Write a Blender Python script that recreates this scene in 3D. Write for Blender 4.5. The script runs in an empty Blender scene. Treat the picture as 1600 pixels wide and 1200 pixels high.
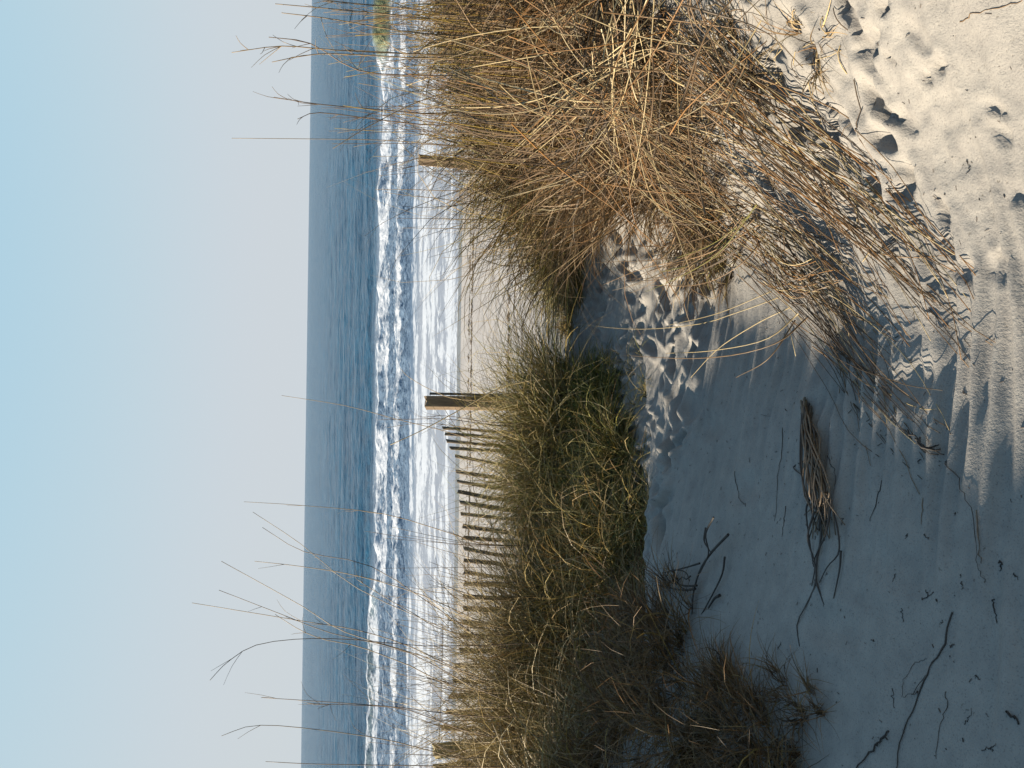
import bpy, math
import numpy as np
from mathutils import Matrix, Vector

# ------------------------------------------------------------------ camera, sky, sun, exposure
SC = bpy.context.scene
COL = SC.collection
EYE = 4.4                                   # eye height above the sea
FPX = 1200.0                                # focal length in pixels of the upright 1200 x 1600 photograph
PITCH = math.atan(321.5 / FPX)
ROLL = math.radians(0.81)
_F = np.array([0, math.cos(PITCH), -math.sin(PITCH)])
_R0 = np.array([1.0, 0, 0])
_D0 = np.array([0, -math.sin(PITCH), -math.cos(PITCH)])
_R = _R0 * math.cos(ROLL) - _D0 * math.sin(ROLL)
_D = _D0 * math.cos(ROLL) + _R0 * math.sin(ROLL)
cam_data = bpy.data.cameras.new('camera')
cam_data.sensor_fit = 'HORIZONTAL'
cam_data.sensor_width = 36.0
cam_data.lens = 36.0 * FPX / 1600.0
cam_data.clip_start = 0.05
cam_data.clip_end = 60000.0
cam = bpy.data.objects.new('camera', cam_data)
COL.objects.link(cam)
# the photograph was taken upright and is shown lying on its side: the camera is held rolled by 90 degrees
cam.matrix_world = Matrix(((_D[0], _R[0], -_F[0], 0.0), (_D[1], _R[1], -_F[1], 0.0), (_D[2], _R[2], -_F[2], EYE), (0, 0, 0, 1)))
SC.camera = cam

SUN_EL = math.radians(22.0)
SUN_AZ = math.radians(-85.0)                # clockwise from +Y (the view direction): from the left, a little ahead
sun_vec = Vector((math.sin(SUN_AZ) * math.cos(SUN_EL), math.cos(SUN_AZ) * math.cos(SUN_EL), math.sin(SUN_EL)))
world = bpy.data.worlds.new('World')
SC.world = world
world.use_nodes = True
wn = world.node_tree
wn.nodes.clear()
sky = wn.nodes.new('ShaderNodeTexSky')
sky.sky_type = 'NISHITA'
sky.sun_disc = False
sky.sun_elevation = SUN_EL
sky.sun_rotation = SUN_AZ
sky.altitude = 0.0
sky.air_density = 0.5
sky.dust_density = 0.0
sky.ozone_density = 1.0
bg = wn.nodes.new('ShaderNodeBackground')
bg.inputs['Strength'].default_value = 0.083
wo = wn.nodes.new('ShaderNodeOutputWorld')
# hazy air: the whole sky is paler and more even than the clear model, channel by channel
sep = wn.nodes.new('ShaderNodeSeparateColor')
com = wn.nodes.new('ShaderNodeCombineColor')
wn.links.new(sky.outputs[0], sep.inputs[0])


def sky_math(op, src, v1, v2=None):
    m = wn.nodes.new('ShaderNodeMath')
    m.operation = op
    wn.links.new(src, m.inputs[0])
    m.inputs[1].default_value = v1
    if v2 is not None:
        m.inputs[2].default_value = v2
    return m.outputs[0]


for ch, (k, gain) in enumerate(((12.0, 2.05), (18.0, 2.23))):
    e = sky_math('EXPONENT', sky_math('MULTIPLY', sep.outputs[ch], -0.13 * k), 0.0)
    wn.links.new(sky_math('MULTIPLY_ADD', e, -gain, gain), com.inputs[ch])
wn.links.new(sky_math('MULTIPLY', sky_math('POWER', sky_math('MULTIPLY', sep.outputs[2], 0.13), -0.08), 2.34), com.inputs[2])
wn.links.new(com.outputs[0], bg.inputs[0])
wn.links.new(bg.outputs[0], wo.inputs[0])
sun_data = bpy.data.lights.new('sun', 'SUN')
sun_data.energy = 5.0
sun_data.angle = math.radians(0.5)
sun_data.color = (1.0, 0.89, 0.70)
sun = bpy.data.objects.new('sun', sun_data)
COL.objects.link(sun)
sun.rotation_euler = sun_vec.to_track_quat('Z', 'Y').to_euler()
SC.view_settings.view_transform = 'Standard'
SC.view_settings.look = 'None'
SC.view_settings.exposure = 1.85
SC.view_settings.gamma = 1.0
SC.view_settings.use_curve_mapping = False
SC.render.engine = 'CYCLES'
SC.cycles.max_bounces = 6
SC.cycles.diffuse_bounces = 3
SC.cycles.glossy_bounces = 3
SC.cycles.transmission_bounces = 4
SC.cycles.transparent_max_bounces = 4
SC.cycles.use_denoising = True

# ------------------------------------------------------------------ numeric helpers
RNG = np.random.default_rng(7)


def smooth(a, b, x):
    t = np.clip((x - a) / (b - a), 0, 1)
    return t * t * (3 - 2 * t)


_perm = np.random.default_rng(3).permutation(512).astype(np.int64)
_ga = np.random.default_rng(4).random(512) * 2 * math.pi
_gx, _gy = np.cos(_ga), np.sin(_ga)


def noise(x, y):
    x = np.asarray(x, float)
    y = np.asarray(y, float)
    xi = np.floor(x).astype(np.int64)
    yi = np.floor(y).astype(np.int64)
    xf, yf = x - xi, y - yi
    u = xf * xf * xf * (xf * (xf * 6 - 15) + 10)
    v = yf * yf * yf * (yf * (yf * 6 - 15) + 10)

    def g(ix, iy, dx, dy):
        k = _perm[(_perm[ix & 511] + iy) & 511]
        return _gx[k] * dx + _gy[k] * dy
    a = g(xi, yi, xf, yf)
    b = g(xi + 1, yi, xf - 1, yf)
    c = g(xi, yi + 1, xf, yf - 1)
    d = g(xi + 1, yi + 1, xf - 1, yf - 1)
    return 1.4 * ((a + (b - a) * u) + ((c + (d - c) * u) - (a + (b - a) * u)) * v)


def fbm(x, y, n=4):
    s, a = 0, 0.5
    for i in range(n):
        s = s + a * noise(x + 17.3 * i, y - 9.1 * i)
        x, y, a = x * 2.03, y * 2.03, a * 0.5
    return s


# ------------------------------------------------------------------ the lie of the land (heights relative to the eye)
_by = np.array([-40, -8, 0, 1.5, 3.0, 4.5, 6.0, 7.2, 8.2, 9.0, 11, 15, 19, 23.0, 26.5, 40, 80.])
_bz = np.array([-0.6, -1.2, -1.5, -1.6, -1.8, -2.02, -2.25, -2.36, -2.58, -2.80, -3.22, -3.62, -4.02, -4.40, -4.75, -5.6, -7.5])


def base(y):
    s = 0
    for o in (-0.5, -0.25, 0, 0.25, 0.5):
        s = s + np.interp(y + o, _by, _bz)
    return s / 5


def land(x, y):
    """broad shapes of path, banks and beach"""
    z = base(y)
    dune = 1 - smooth(6.2, 9.5, y)
    # bank on the right
    xf = -0.12 + 0.215 * (y - 1.4) + 0.12 * noise(y * 0.7 + 3, 2.2 + 0 * y)
    right = 0.92 * smooth(0.0, 2.3, x - xf) + 0.25 * smooth(2.0, 6.0, x - xf)
    z = z + right * dune * (0.55 + 0.45 * smooth(0.2, 1.6, y))
    # bank on the left with its grassy tongue beside the path
    hum = 0.34 * np.exp(-(((x + 1.0) / 1.15) ** 2 + ((y - 5.7) / 1.1) ** 2))
    hum = hum + 0.55 * smooth(0.0, 2.2, -1.5 - x) * smooth(2.5, 5.0, y)
    z = z + hum * (1 - smooth(7.0, 10.0, y))
    # dune at the left that keeps the low sun off the path
    up = np.clip((-1.15 - x) / 1.75, 0, 1)
    up = up * (0.35 + 0.65 * smooth(0, 1, up))
    crest = np.interp(y, (1.2, 1.9, 2.4, 2.9, 3.4, 4.0, 4.8), (0.90, 0.93, 0.98, 1.02, 1.03, 1.13, 1.24)) + 0.02 * noise(y * 0.9, 7.7 + 0 * y) + 0.012 * noise(y * 3.1, 1.7 + 0 * y)
    s = (0.62 + 0.10 * (y - 1.4)) - x                       # long even slope falling to the path
    z = z + 0.26 * (np.log1p(np.exp(np.clip((s - 0.12) * 9, -30, 30))) / 9 - np.log1p(np.exp(np.clip((s - 1.75) * 6, -30, 30))) / 6) * (1 - smooth(2.8, 4.3, y))
    z = z + crest * up * (1 - smooth(3.3, 4.9, y + 0.1 * (x + 2)))
    z = z - 0.5 * smooth(-3.3, -9.0, x) * (1 - smooth(3.0, 6.0, y))
    return z


PITS = []      # footprints and hollows: x, y, half length, half width, angle, depth, rim
_r = np.random.default_rng(21)
for i in range(150):                         # trampled sand where the path bends
    y = 3.0 + 3.3 * _r.random() ** 1.3
    x = -0.75 + 0.30 * (y - 3.4) + 1.45 * _r.random()
    PITS.append((x, y, 0.08 + 0.05 * _r.random(), 0.032 + 0.015 * _r.random(), 1.35 + 0.7 * _r.normal(), 0.018 + 0.025 * _r.random(), 0.014))
for (x, y, dpt) in ((-0.35, 2.35, .012), (-0.05, 2.0, .008), (-0.62, 1.75, .010), (0.02, 1.62, .012), (-0.42, 1.55, .007), (-0.15, 2.75, .014), (-0.75, 2.6, .010)):
    PITS.append((x, y, 0.13, 0.055, 1.3 + 0.4 * _r.normal(), dpt, dpt * 0.3))


def stamp(z, x, y):
    for (px, py, a, b, t, d, rim) in PITS:
        m = (np.abs(x - px) < 0.45) & (np.abs(y - py) < 0.45)
        if not m.any():
            continue
        dx, dy = x[m] - px, y[m] - py
        ca, sa = math.cos(t), math.sin(t)
        q = np.sqrt(((dx * ca + dy * sa) / a) ** 2 + ((-dx * sa + dy * ca) / b) ** 2)
        z[m] += -d * (1 - smooth(0.1, 1.25, q)) + rim * np.exp(-((q - 1.35) / 0.45) ** 2)
    return z


def ground(x, y, detail=True):
    """absolute height of the sand"""
    x = np.atleast_1d(np.asarray(x, float))
    y = np.atleast_1d(np.asarray(y, float))
    x, y = np.broadcast_arrays(x, y)
    z = EYE + land(x, y)
    if not detail:
        return z
    near = 1 - smooth(9, 16, y)
    xf = -0.12 + 0.215 * (y - 1.4)
    bankr = smooth(0.15, 0.8, x - xf)
    tram = smooth(2.6, 3.4, y) * (1 - smooth(6.6, 7.6, y)) * smooth(-1.1, -0.3, x - 0.1 * y + 0.4)
    z = z + near * (0.03 * fbm(x * 0.9, y * 0.9, 3))
    z = z + near * (0.004 + 0.030 * tram + 0.010 * bankr * smooth(1.5, 2.0, y)) * fbm(x * 3.0 + 5, y * 7.0, 3) * 2
    # rough lumps on the lit bank
    rough = bankr * smooth(1.0, 1.35, y - 0.25 * x + 0.1 * noise(x * 3, y * 3)) * (1 - smooth(5, 7, y))
    lum = fbm(x * 9, y * 9, 4)
    z = z + rough * (0.016 * lum + 0.016 * fbm(x * 24, y * 24, 3) + 0.020 * noise(x * 3.2, y * 4.2 + 3) - 0.045 * smooth(0.20, 0.36, lum))
    # low streaks blown along the slope
    drift = smooth(-0.9, -0.4, x) * (1 - smooth(1.4, 2.2, x)) * (1 - smooth(5.5, 6.5, y)) * near
    z = z + drift * (0.012 * noise(x * 0.9 + 4, (y - 0.16 * x) * 5.5) + 0.013 * noise(x * 1.8, (y - 0.16 * x) * 14.0 + 7) + 0.007 * noise(x * 3.0, (y - 0.16 * x) * 27.0 + 2))
    # wind ripples running across the path
    w = 0.05 * noise(x * 1.6, y * 2.2 + 4) + 0.02 * noise(x * 4.5, y * 6)
    crest = np.sin(2 * math.pi * (y - 0.16 * x + 0.10 * x * x * smooth(0, 1, x) + w) / 0.058)
    zone = smooth(-0.75, -0.1, x - 0.3 * (y - 1.4)) * (1 - 0.75 * rough) * (1 - 0.75 * smooth(1.6, 1.95, y) * smooth(0.0, 0.25, x) * (1 - smooth(2.9, 3.3, y)))
    zone = zone * (0.35 + 0.65 * smooth(-0.15, 0.3, noise(x * 1.3 + 9, y * 4.0)))
    amp = near * (0.0007 + 0.0105 * zone * (1 - 0.7 * smooth(0.45, 0.8, x))) * (1 - smooth(3.0, 6.5, y))
    z = z + amp * crest
    # uneven beach with tracks running along it
    far = smooth(7.5, 9.5, y) * (1 - smooth(20, 22, y))
    z = z + far * 0.02 * fbm(x * 1.2, y * 1.2, 4)
    for yt, dp in ((12.9, .03), (13.25, .025), (18.9, .028), (19.6, .02), (20.3, .02)):
        z = z - dp * np.exp(-((y - yt - 0.12 * noise(x * 0.35, yt + 0 * x)) / 0.07) ** 2)
    z = stamp(np.array(z), x, y)
    return z


def ray(u, v):
    d = _F + _R * ((u - 600.0) / FPX) + _D * ((v - 800.0) / FPX)
    return d


def at_ground(u, v, lift=0.0):
    """point of the land, raised by lift, seen in direction (u, v) of the upright photograph"""
    d = ray(u, v)
    t = np.concatenate([np.arange(0.8, 12, 0.004), np.arange(12, 40, 0.05)])
    P = np.array([0, 0, EYE])[None] + t[:, None] * d[None]
    below = P[:, 2] < ground(P[:, 0], P[:, 1], False) + lift
    i = int(np.argmax(below)) if below.any() else len(t) - 1
    return P[i]


for (x, y, a, b, t, d) in ((1372, 150, .07, .035, .2, .05), (1388, 215, .05, .04, .8, .06), (1330, 185, .06, .03, .5, .03), (1265, 60, .10, .05, .4, .05), (1215, 120, .08, .05, .7, .05), (1300, 250, .06, .03, .9, .03),
                           (1365, 100, .05, .025, .1, .03), (1330, 20, .10, .03, .3, .04), (1440, 60, .06, .03, .4, .02), (1250, 200, .07, .04, .8, .05), (1420, 190, .05, .03, .6, .02), (1560, 170, .05, .02, .9, .02), (1380, 290, .05, .03, .9, .03)):
    p = at_ground(1200 - y, x)
    PITS.append((p[0], p[1], a * 0.85, b * 0.8, t, d * 0.7, d * 0.25))


def at_depth(u, v, y):
    d = ray(u, v)
    return np.array([0, 0, EYE]) + d * (y / d[1])


# ------------------------------------------------------------------ mesh and object helpers
def mesh_np(name, V, F, cols=None, shade=True, extra=None):
    V = np.asarray(V, np.float32)
    F = np.asarray(F, np.int32)
    k = F.shape[1]
    me = bpy.data.meshes.new(name)
    me.vertices.add(len(V))
    me.vertices.foreach_set('co', V.ravel())
    me.loops.add(F.size)
    me.loops.foreach_set('vertex_index', F.ravel())
    me.polygons.add(len(F))
    me.polygons.foreach_set('loop_start', np.arange(0, F.size, k, dtype=np.int32))
    if shade:
        me.polygons.foreach_set('use_smooth', np.ones(len(F), bool))
    me.update(calc_edges=True)
    if cols is not None:
        a = me.color_attributes.new('tint', 'FLOAT_COLOR', 'POINT')
        c = np.ones((len(V), 4), np.float32)
        c[:, :3] = cols
        a.data.foreach_set('color', c.ravel())
    if extra:
        for kx, val in extra.items():
            a = me.attributes.new(kx, 'FLOAT', 'POINT')
            a.data.foreach_set('value', np.asarray(val, np.float32))
    return me


def link(name, me, mat=None, parent=None):
    o = bpy.data.objects.new(name, me)
    COL.objects.link(o)
    if mat is not None and me is not None:
        if not me.materials:
            me.materials.append(mat)
    if parent is not None:
        o.parent = parent
    return o


def tag(o, label=None, cat=None, group=None, kind=None):
    if label:
        o['label'] = label
    if cat:
        o['category'] = cat
    if group:
        o['group'] = group
    if kind:
        o['kind'] = kind
    return o


def empty(name, loc, label, cat, group=None):
    o = bpy.data.objects.new(name, None)
    o.location = loc
    o.empty_display_size = 0.1
    COL.objects.link(o)
    return tag(o, label, cat, group)


def spline(P, n):
    """Catmull-Rom through the points"""
    P = np.asarray(P, float)
    if len(P) == 2:
        return P[0] + (P[1] - P[0]) * np.linspace(0, 1, n)[:, None]
    Q = np.vstack([2 * P[0] - P[1], P, 2 * P[-1] - P[-2]])
    out = []
    for t in np.linspace(0, len(P) - 1 - 1e-9, n):
        i = int(t)
        f = t - i
        a, b, c, d = Q[i], Q[i + 1], Q[i + 2], Q[i + 3]
        out.append(0.5 * ((2 * b) + (c - a) * f + (2 * a - 5 * b + 4 * c - d) * f * f + (3 * b - a - 3 * c + d) * f ** 3))
    return np.array(out)


def tube(P, rad, sides=4, V0=0):
    """tube along a polyline; returns vertices and quads"""
    P = np.asarray(P, float)
    n = len(P)
    rad = np.broadcast_to(np.asarray(rad, float), (n,))
    T = np.gradient(P, axis=0)
    T /= np.linalg.norm(T, axis=1)[:, None] + 1e-9
    ref = np.array([0.31, 0.23, 0.92])
    if abs(T.mean(0) @ ref) > 0.9:
        ref = np.array([0.95, 0.1, 0.2])
    A = np.cross(T, ref)
    A /= np.linalg.norm(A, axis=1)[:, None] + 1e-9
    B = np.cross(T, A)
    V, F = [], []
    for k in range(sides):
        a = 2 * math.pi * k / sides
        V.append(P + (A * math.cos(a) + B * math.sin(a)) * rad[:, None])
    V = np.stack(V, 1).reshape(-1, 3)
    for i in range(n - 1):
        for k in range(sides):
            k2 = (k + 1) % sides
            F.append((V0 + i * sides + k, V0 + i * sides + k2, V0 + (i + 1) * sides + k2, V0 + (i + 1) * sides + k))
    F.append(tuple(V0 + k for k in (0, 1, 2, 2 if sides == 3 else 3)) if sides <= 4 else (V0, V0 + 1, V0 + 2, V0 + 3))
    e = V0 + (n - 1) * sides
    F.append(tuple(e + k for k in (0, 1, 2, 2 if sides == 3 else 3)) if sides <= 4 else (e, e + 1, e + 2, e + 3))
    return V, F[:-2] if sides == 3 else F


class Tubes:
    def __init__(self):
        self.V, self.F, self.C, self.n = [], [], [], 0

    def add(self, P, rad, col=(0.3, 0.2, 0.1), sides=3):
        V, F = tube(P, rad, sides, self.n)
        self.V.append(V)
        self.F += F
        c = np.asarray(col, float)
        self.C.append(np.broadcast_to(c, (len(V), 3)))
        self.n += len(V)

    def mesh(self, name, off=(0, 0, 0)):
        return mesh_np(name, np.vstack(self.V) - np.asarray(off), self.F, np.vstack(self.C))


def ribbons(P0, D0, L, droop, width, segs, cols, curl=0.25, clamp=True, rng=RNG):
    """grass blades: ribbons that leave P0 along D0 and bend under their own weight"""
    n = len(P0)
    L = np.broadcast_to(L, (n,))
    droop = np.broadcast_to(droop, (n,))
    width = np.broadcast_to(width, (n,))
    d = D0 / np.linalg.norm(D0, axis=1)[:, None]
    side = rng.normal(size=(n, 3))
    side -= (side * d).sum(1)[:, None] * d
    side /= np.linalg.norm(side, axis=1)[:, None]
    bend = rng.normal(size=(n, 3)) * curl
    bend[:, 2] *= 0.4
    P = P0.copy()
    V = np.zeros((n, segs + 1, 2, 3))
    step = (L / segs)[:, None]
    for k in range(segs + 1):
        t = k / segs
        w = width * (1.0 - 0.85 * t ** 1.6) * 0.5
        V[:, k, 0] = P - side * w[:, None]
        V[:, k, 1] = P + side * w[:, None]
        d = d + bend * (t + 0.3) * (3.0 / segs)
        d[:, 2] -= droop * (0.35 + t) * (2.0 / segs)
        d /= np.linalg.norm(d, axis=1)[:, None]
        P = P + d * step
        if clamp:
            g = ground(P[:, 0], P[:, 1], False) + 0.012
            P[:, 2] = np.maximum(P[:, 2], g)
        side -= (side * d).sum(1)[:, None] * d
        side /= np.linalg.norm(side, axis=1)[:, None] + 1e-9
    base_i = (np.arange(n) * (segs + 1) * 2)[:, None, None]
    kk = (np.arange(segs) * 2)[None, :, None]
    F = base_i + kk + np.array([0, 1, 3, 2])[None, None, :]
    C = np.repeat(cols, (segs + 1) * 2, axis=0)
    return V.reshape(-1, 3), F.reshape(-1, 4), C


# ------------------------------------------------------------------ materials
def new_mat(name):
    m = bpy.data.materials.new(name)
    m.use_nodes = True
    nt = m.node_tree
    nt.nodes.clear()
    out = nt.nodes.new('ShaderNodeOutputMaterial')
    return m, nt, out


def N(nt, typ, **kw):
    n = nt.nodes.new(typ)
    for k, v in kw.items():
        if k in n.inputs.keys():
            n.inputs[k].default_value = v
        else:
            setattr(n, k, v)
    return n


def ramp(nt, src, stops):
    r = nt.nodes.new('ShaderNodeValToRGB')
    e = r.color_ramp.elements
    while len(e) > 1:
        e.remove(e[-1])
    e[0].position, e[0].color = stops[0][0], (*stops[0][1], 1)
    for p, c in stops[1:]:
        x = e.new(p)
        x.color = (*c, 1)
    nt.links.new(src, r.inputs[0])
    return r.outputs[0]


def math_n(nt, op, a, b=None, c=None, clamp=False):
    m = nt.nodes.new('ShaderNodeMath')
    m.operation = op
    m.use_clamp = clamp
    for i, s in enumerate((a, b, c)):
        if s is None:
            continue
        if isinstance(s, (int, float)):
            m.inputs[i].default_value = s
        else:
            nt.links.new(s, m.inputs[i])
    return m.outputs[0]


def mix_rgb(nt, fac, a, b, mode='MIX'):
    m = nt.nodes.new('ShaderNodeMix')
    m.data_type = 'RGBA'
    m.blend_type = mode
    for s, k in ((fac, 0), (a, 6), (b, 7)):
        if isinstance(s, (int, float)):
            m.inputs[k].default_value = s
        elif isinstance(s, tuple):
            m.inputs[k].default_value = (*s, 1)
        else:
            nt.links.new(s, m.inputs[k])
    return m.outputs[2]


def tex_noise(nt, vec, scale, detail=4, rough=0.55):
    n = nt.nodes.new('ShaderNodeTexNoise')
    n.inputs['Scale'].default_value = scale
    n.inputs['Detail'].default_value = detail
    n.inputs['Roughness'].default_value = rough
    nt.links.new(vec, n.inputs['Vector'])
    return n.outputs[0]


def sand_material():
    m, nt, out = new_mat('sand')
    geo = N(nt, 'ShaderNodeNewGeometry')
    pos = geo.outputs['Position']
    big = tex_noise(nt, pos, 0.9, 4)
    fine = tex_noise(nt, pos, 260, 2, 0.7)
    grit = tex_noise(nt, pos, 90, 3, 0.7)
    col = ramp(nt, big, [(0.3, (0.170, 0.156, 0.143)), (0.7, (0.208, 0.191, 0.174))])
    mott = ramp(nt, tex_noise(nt, pos, 16, 5, 0.65), [(0.32, (0.86, 0.86, 0.87)), (0.66, (1.07, 1.07, 1.06))])
    col = mix_rgb(nt, 1.0, col, mott, 'MULTIPLY')
    dark = ramp(nt, fine, [(0.30, (0.62, 0.62, 0.64)), (0.44, (1, 1, 1))])
    col = mix_rgb(nt, 1.0, col, dark, 'MULTIPLY')
    g2 = ramp(nt, grit, [(0.28, (0.55, 0.53, 0.5)), (0.36, (1, 1, 1))])
    col = mix_rgb(nt, 0.85, col, g2, 'MULTIPLY')
    painted_sun = N(nt, 'ShaderNodeAttribute', attribute_name='painted_sun').outputs['Fac']      # sunlit brightness of the open beach, put into the sand colour
    col = mix_rgb(nt, painted_sun, col, mix_rgb(nt, 1.0, col, (1.40, 1.41, 1.50), 'MULTIPLY'))
    wet = N(nt, 'ShaderNodeAttribute', attribute_name='wet').outputs['Fac']
    wn_ = tex_noise(nt, pos, 0.5, 3)
    wetn = math_n(nt, 'ADD', wet, math_n(nt, 'MULTIPLY', math_n(nt, 'SUBTRACT', wn_, 0.5), 0.35))
    wm = ramp(nt, wetn, [(0.45, (0, 0, 0)), (0.6, (1, 1, 1))])
    col = mix_rgb(nt, wm, col, (0.09, 0.088, 0.085))
    b = N(nt, 'ShaderNodeBsdfPrincipled')
    nt.links.new(col, b.inputs['Base Color'])
    rgh = ramp(nt, wm, [(0, (0.93,) * 3), (1, (0.28,) * 3)])
    nt.links.new(rgh, b.inputs['Roughness'])
    b.inputs['Specular IOR Level'].default_value = 0.25
    bump = N(nt, 'ShaderNodeBump')
    bump.inputs['Strength'].default_value = 0.6
    bump.inputs['Distance'].default_value = 0.004
    hh = math_n(nt, 'ADD', math_n(nt, 'MULTIPLY', grit, 1.2), math_n(nt, 'MULTIPLY', fine, 0.5))
    dry = math_n(nt, 'SUBTRACT', 1.0, wm)
    nt.links.new(math_n(nt, 'MULTIPLY', hh, dry), bump.inputs['Height'])
    nt.links.new(bump.outputs[0], b.inputs['Normal'])
    nt.links.new(b.outputs[0], out.inputs[0])
    return m


def water_material():
    m, nt, out = new_mat('sea_water')
    geo = N(nt, 'ShaderNodeNewGeometry')
    pos = geo.outputs['Position']
    foam = N(nt, 'ShaderNodeAttribute', attribute_name='foam').outputs['Fac']
    thin = N(nt, 'ShaderNodeAttribute', attribute_name='thin').outputs['Fac']
    mp = N(nt, 'ShaderNodeMapping')
    mp.inputs['Scale'].default_value = (0.55, 0.8, 1.0)
    nt.links.new(pos, mp.inputs['Vector'])
    mp2 = N(nt, 'ShaderNodeMapping')
    mp2.inputs['Scale'].default_value = (0.5, 1.0, 1.0)
    nt.links.new(pos, mp2.inputs['Vector'])
    # open water: chop
    n1 = tex_noise(nt, mp2.outputs[0], 0.22, 6, 0.62)
    n2 = tex_noise(nt, mp2.outputs[0], 1.3, 5, 0.65)
    n3 = tex_noise(nt, mp2.outputs[0], 0.035, 3, 0.5)
    bump = N(nt, 'ShaderNodeBump')
    bump.inputs['Strength'].default_value = 1.0
    bump.inputs['Distance'].default_value = 1.0
    hh = math_n(nt, 'ADD', math_n(nt, 'MULTIPLY', n1, 1.3), math_n(nt, 'MULTIPLY', n2, 0.42))
    hh = math_n(nt, 'MULTIPLY', hh, math_n(nt, 'SUBTRACT', 1.0, math_n(nt, 'MULTIPLY', thin, 0.93)))
    nt.links.new(hh, bump.inputs['Height'])
    chop = math_n(nt, 'ADD', math_n(nt, 'MULTIPLY', n1, 0.75), math_n(nt, 'MULTIPLY', n3, 0.25))
    deep = ramp(nt, chop, [(0.35, (0.002, 0.022, 0.054)), (0.65, (0.009, 0.056, 0.108))])
    col = mix_rgb(nt, thin, deep, (0.175, 0.185, 0.222))
    aer = N(nt, 'ShaderNodeAttribute', attribute_name='aerated').outputs['Fac']
    col = mix_rgb(nt, aer, col, (0.080, 0.115, 0.170))
    # green, sunlit faces of the unbroken waves
    grn = N(nt, 'ShaderNodeAttribute', attribute_name='face').outputs['Fac']
    col = mix_rgb(nt, grn, col, (0.12, 0.125, 0.05))
    b = N(nt, 'ShaderNodeBsdfPrincipled')
    nt.links.new(col, b.inputs['Base Color'])
    b.inputs['Roughness'].default_value = 0.22
    b.inputs['IOR'].default_value = 1.33
    b.inputs['Specular IOR Level'].default_value = 0.19
    nt.links.new(bump.outputs[0], b.inputs['Normal'])
    # foam
    f1 = tex_noise(nt, mp.outputs[0], 1.6, 6, 0.72)
    f2 = tex_noise(nt, mp.outputs[0], 6.0, 4, 0.7)
    fr = math_n(nt, 'ADD', math_n(nt, 'MULTIPLY', math_n(nt, 'SUBTRACT', f1, 0.5), 1.5), math_n(nt, 'MULTIPLY', math_n(nt, 'SUBTRACT', f2, 0.5), 0.8))
    ff = math_n(nt, 'ADD', foam, fr)
    fm = ramp(nt, ff, [(0.42, (0, 0, 0)), (0.62, (1, 1, 1))])
    fb = N(nt, 'ShaderNodeBsdfPrincipled')
    fb.inputs['Base Color'].default_value = (0.345, 0.36, 0.40, 1)
    fb.inputs['Roughness'].default_value = 0.8
    bump2 = N(nt, 'ShaderNodeBump')
    bump2.inputs['Strength'].default_value = 0.7
    bump2.inputs['Distance'].default_value = 0.25
    nt.links.new(math_n(nt, 'MULTIPLY', math_n(nt, 'ADD', f1, math_n(nt, 'MULTIPLY', f2, 0.4)), math_n(nt, 'SUBTRACT', 1.0, math_n(nt, 'MULTIPLY', thin, 0.85))), bump2.inputs['Height'])
    nt.links.new(bump2.outputs[0], fb.inputs['Normal'])
    mx = N(nt, 'ShaderNodeMixShader')
    nt.links.new(fm, mx.inputs[0])
    nt.links.new(b.outputs[0], mx.inputs[1])
    nt.links.new(fb.outputs[0], mx.inputs[2])
    nt.links.new(mx.outputs[0], out.inputs[0])
    return m


def grass_material(name, transl=0.3, rough=0.6):
    m, nt, out = new_mat(name)
    at = N(nt, 'ShaderNodeVertexColor', layer_name='tint')
    geo = N(nt, 'ShaderNodeNewGeometry')
    n = tex_noise(nt, geo.outputs['Position'], 45, 2)
    v = ramp(nt, n, [(0.3, (0.75, 0.72, 0.68)), (0.7, (1.12, 1.1, 1.05))])
    col = mix_rgb(nt, 1.0, at.outputs[0], v, 'MULTIPLY')
    b = N(nt, 'ShaderNodeBsdfPrincipled')
    nt.links.new(col, b.inputs['Base Color'])
    b.inputs['Roughness'].default_value = rough
    b.inputs['Specular IOR Level'].default_value = 0.3
    if transl:
        tr = N(nt, 'ShaderNodeBsdfTranslucent')
        nt.links.new(col, tr.inputs['Color'])
        mx = N(nt, 'ShaderNodeMixShader')
        mx.inputs[0].default_value = transl
        nt.links.new(b.outputs[0], mx.inputs[1])
        nt.links.new(tr.outputs[0], mx.inputs[2])
        nt.links.new(mx.outputs[0], out.inputs[0])
    else:
        nt.links.new(b.outputs[0], out.inputs[0])
    return m


def wood_material(name, c1, c2, sc=(40, 40, 4)):
    m, nt, out = new_mat(name)
    tc = N(nt, 'ShaderNodeTexCoord')
    mp = N(nt, 'ShaderNodeMapping')
    mp.inputs['Scale'].default_value = sc
    nt.links.new(tc.outputs['Object'], mp.inputs[0])
    n = tex_noise(nt, mp.outputs[0], 1.0, 6, 0.7)
    n2 = tex_noise(nt, tc.outputs['Object'], 6.0, 4)
    col = ramp(nt, n, [(0.3, c1), (0.68, c2)])
    col = mix_rgb(nt, 0.5, col, ramp(nt, n2, [(0.3, (0.6, 0.58, 0.55)), (0.7, (1.1, 1.05, 1.0))]), 'MULTIPLY')
    b = N(nt, 'ShaderNodeBsdfPrincipled')
    nt.links.new(col, b.inputs['Base Color'])
    b.inputs['Roughness'].default_value = 0.85
    bp = N(nt, 'ShaderNodeBump')
    bp.inputs['Strength'].default_value = 0.8
    bp.inputs['Distance'].default_value = 0.006
    nt.links.new(n, bp.inputs['Height'])
    nt.links.new(bp.outputs[0], b.inputs['Normal'])
    nt.links.new(b.outputs[0], out.inputs[0])
    return m


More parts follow.
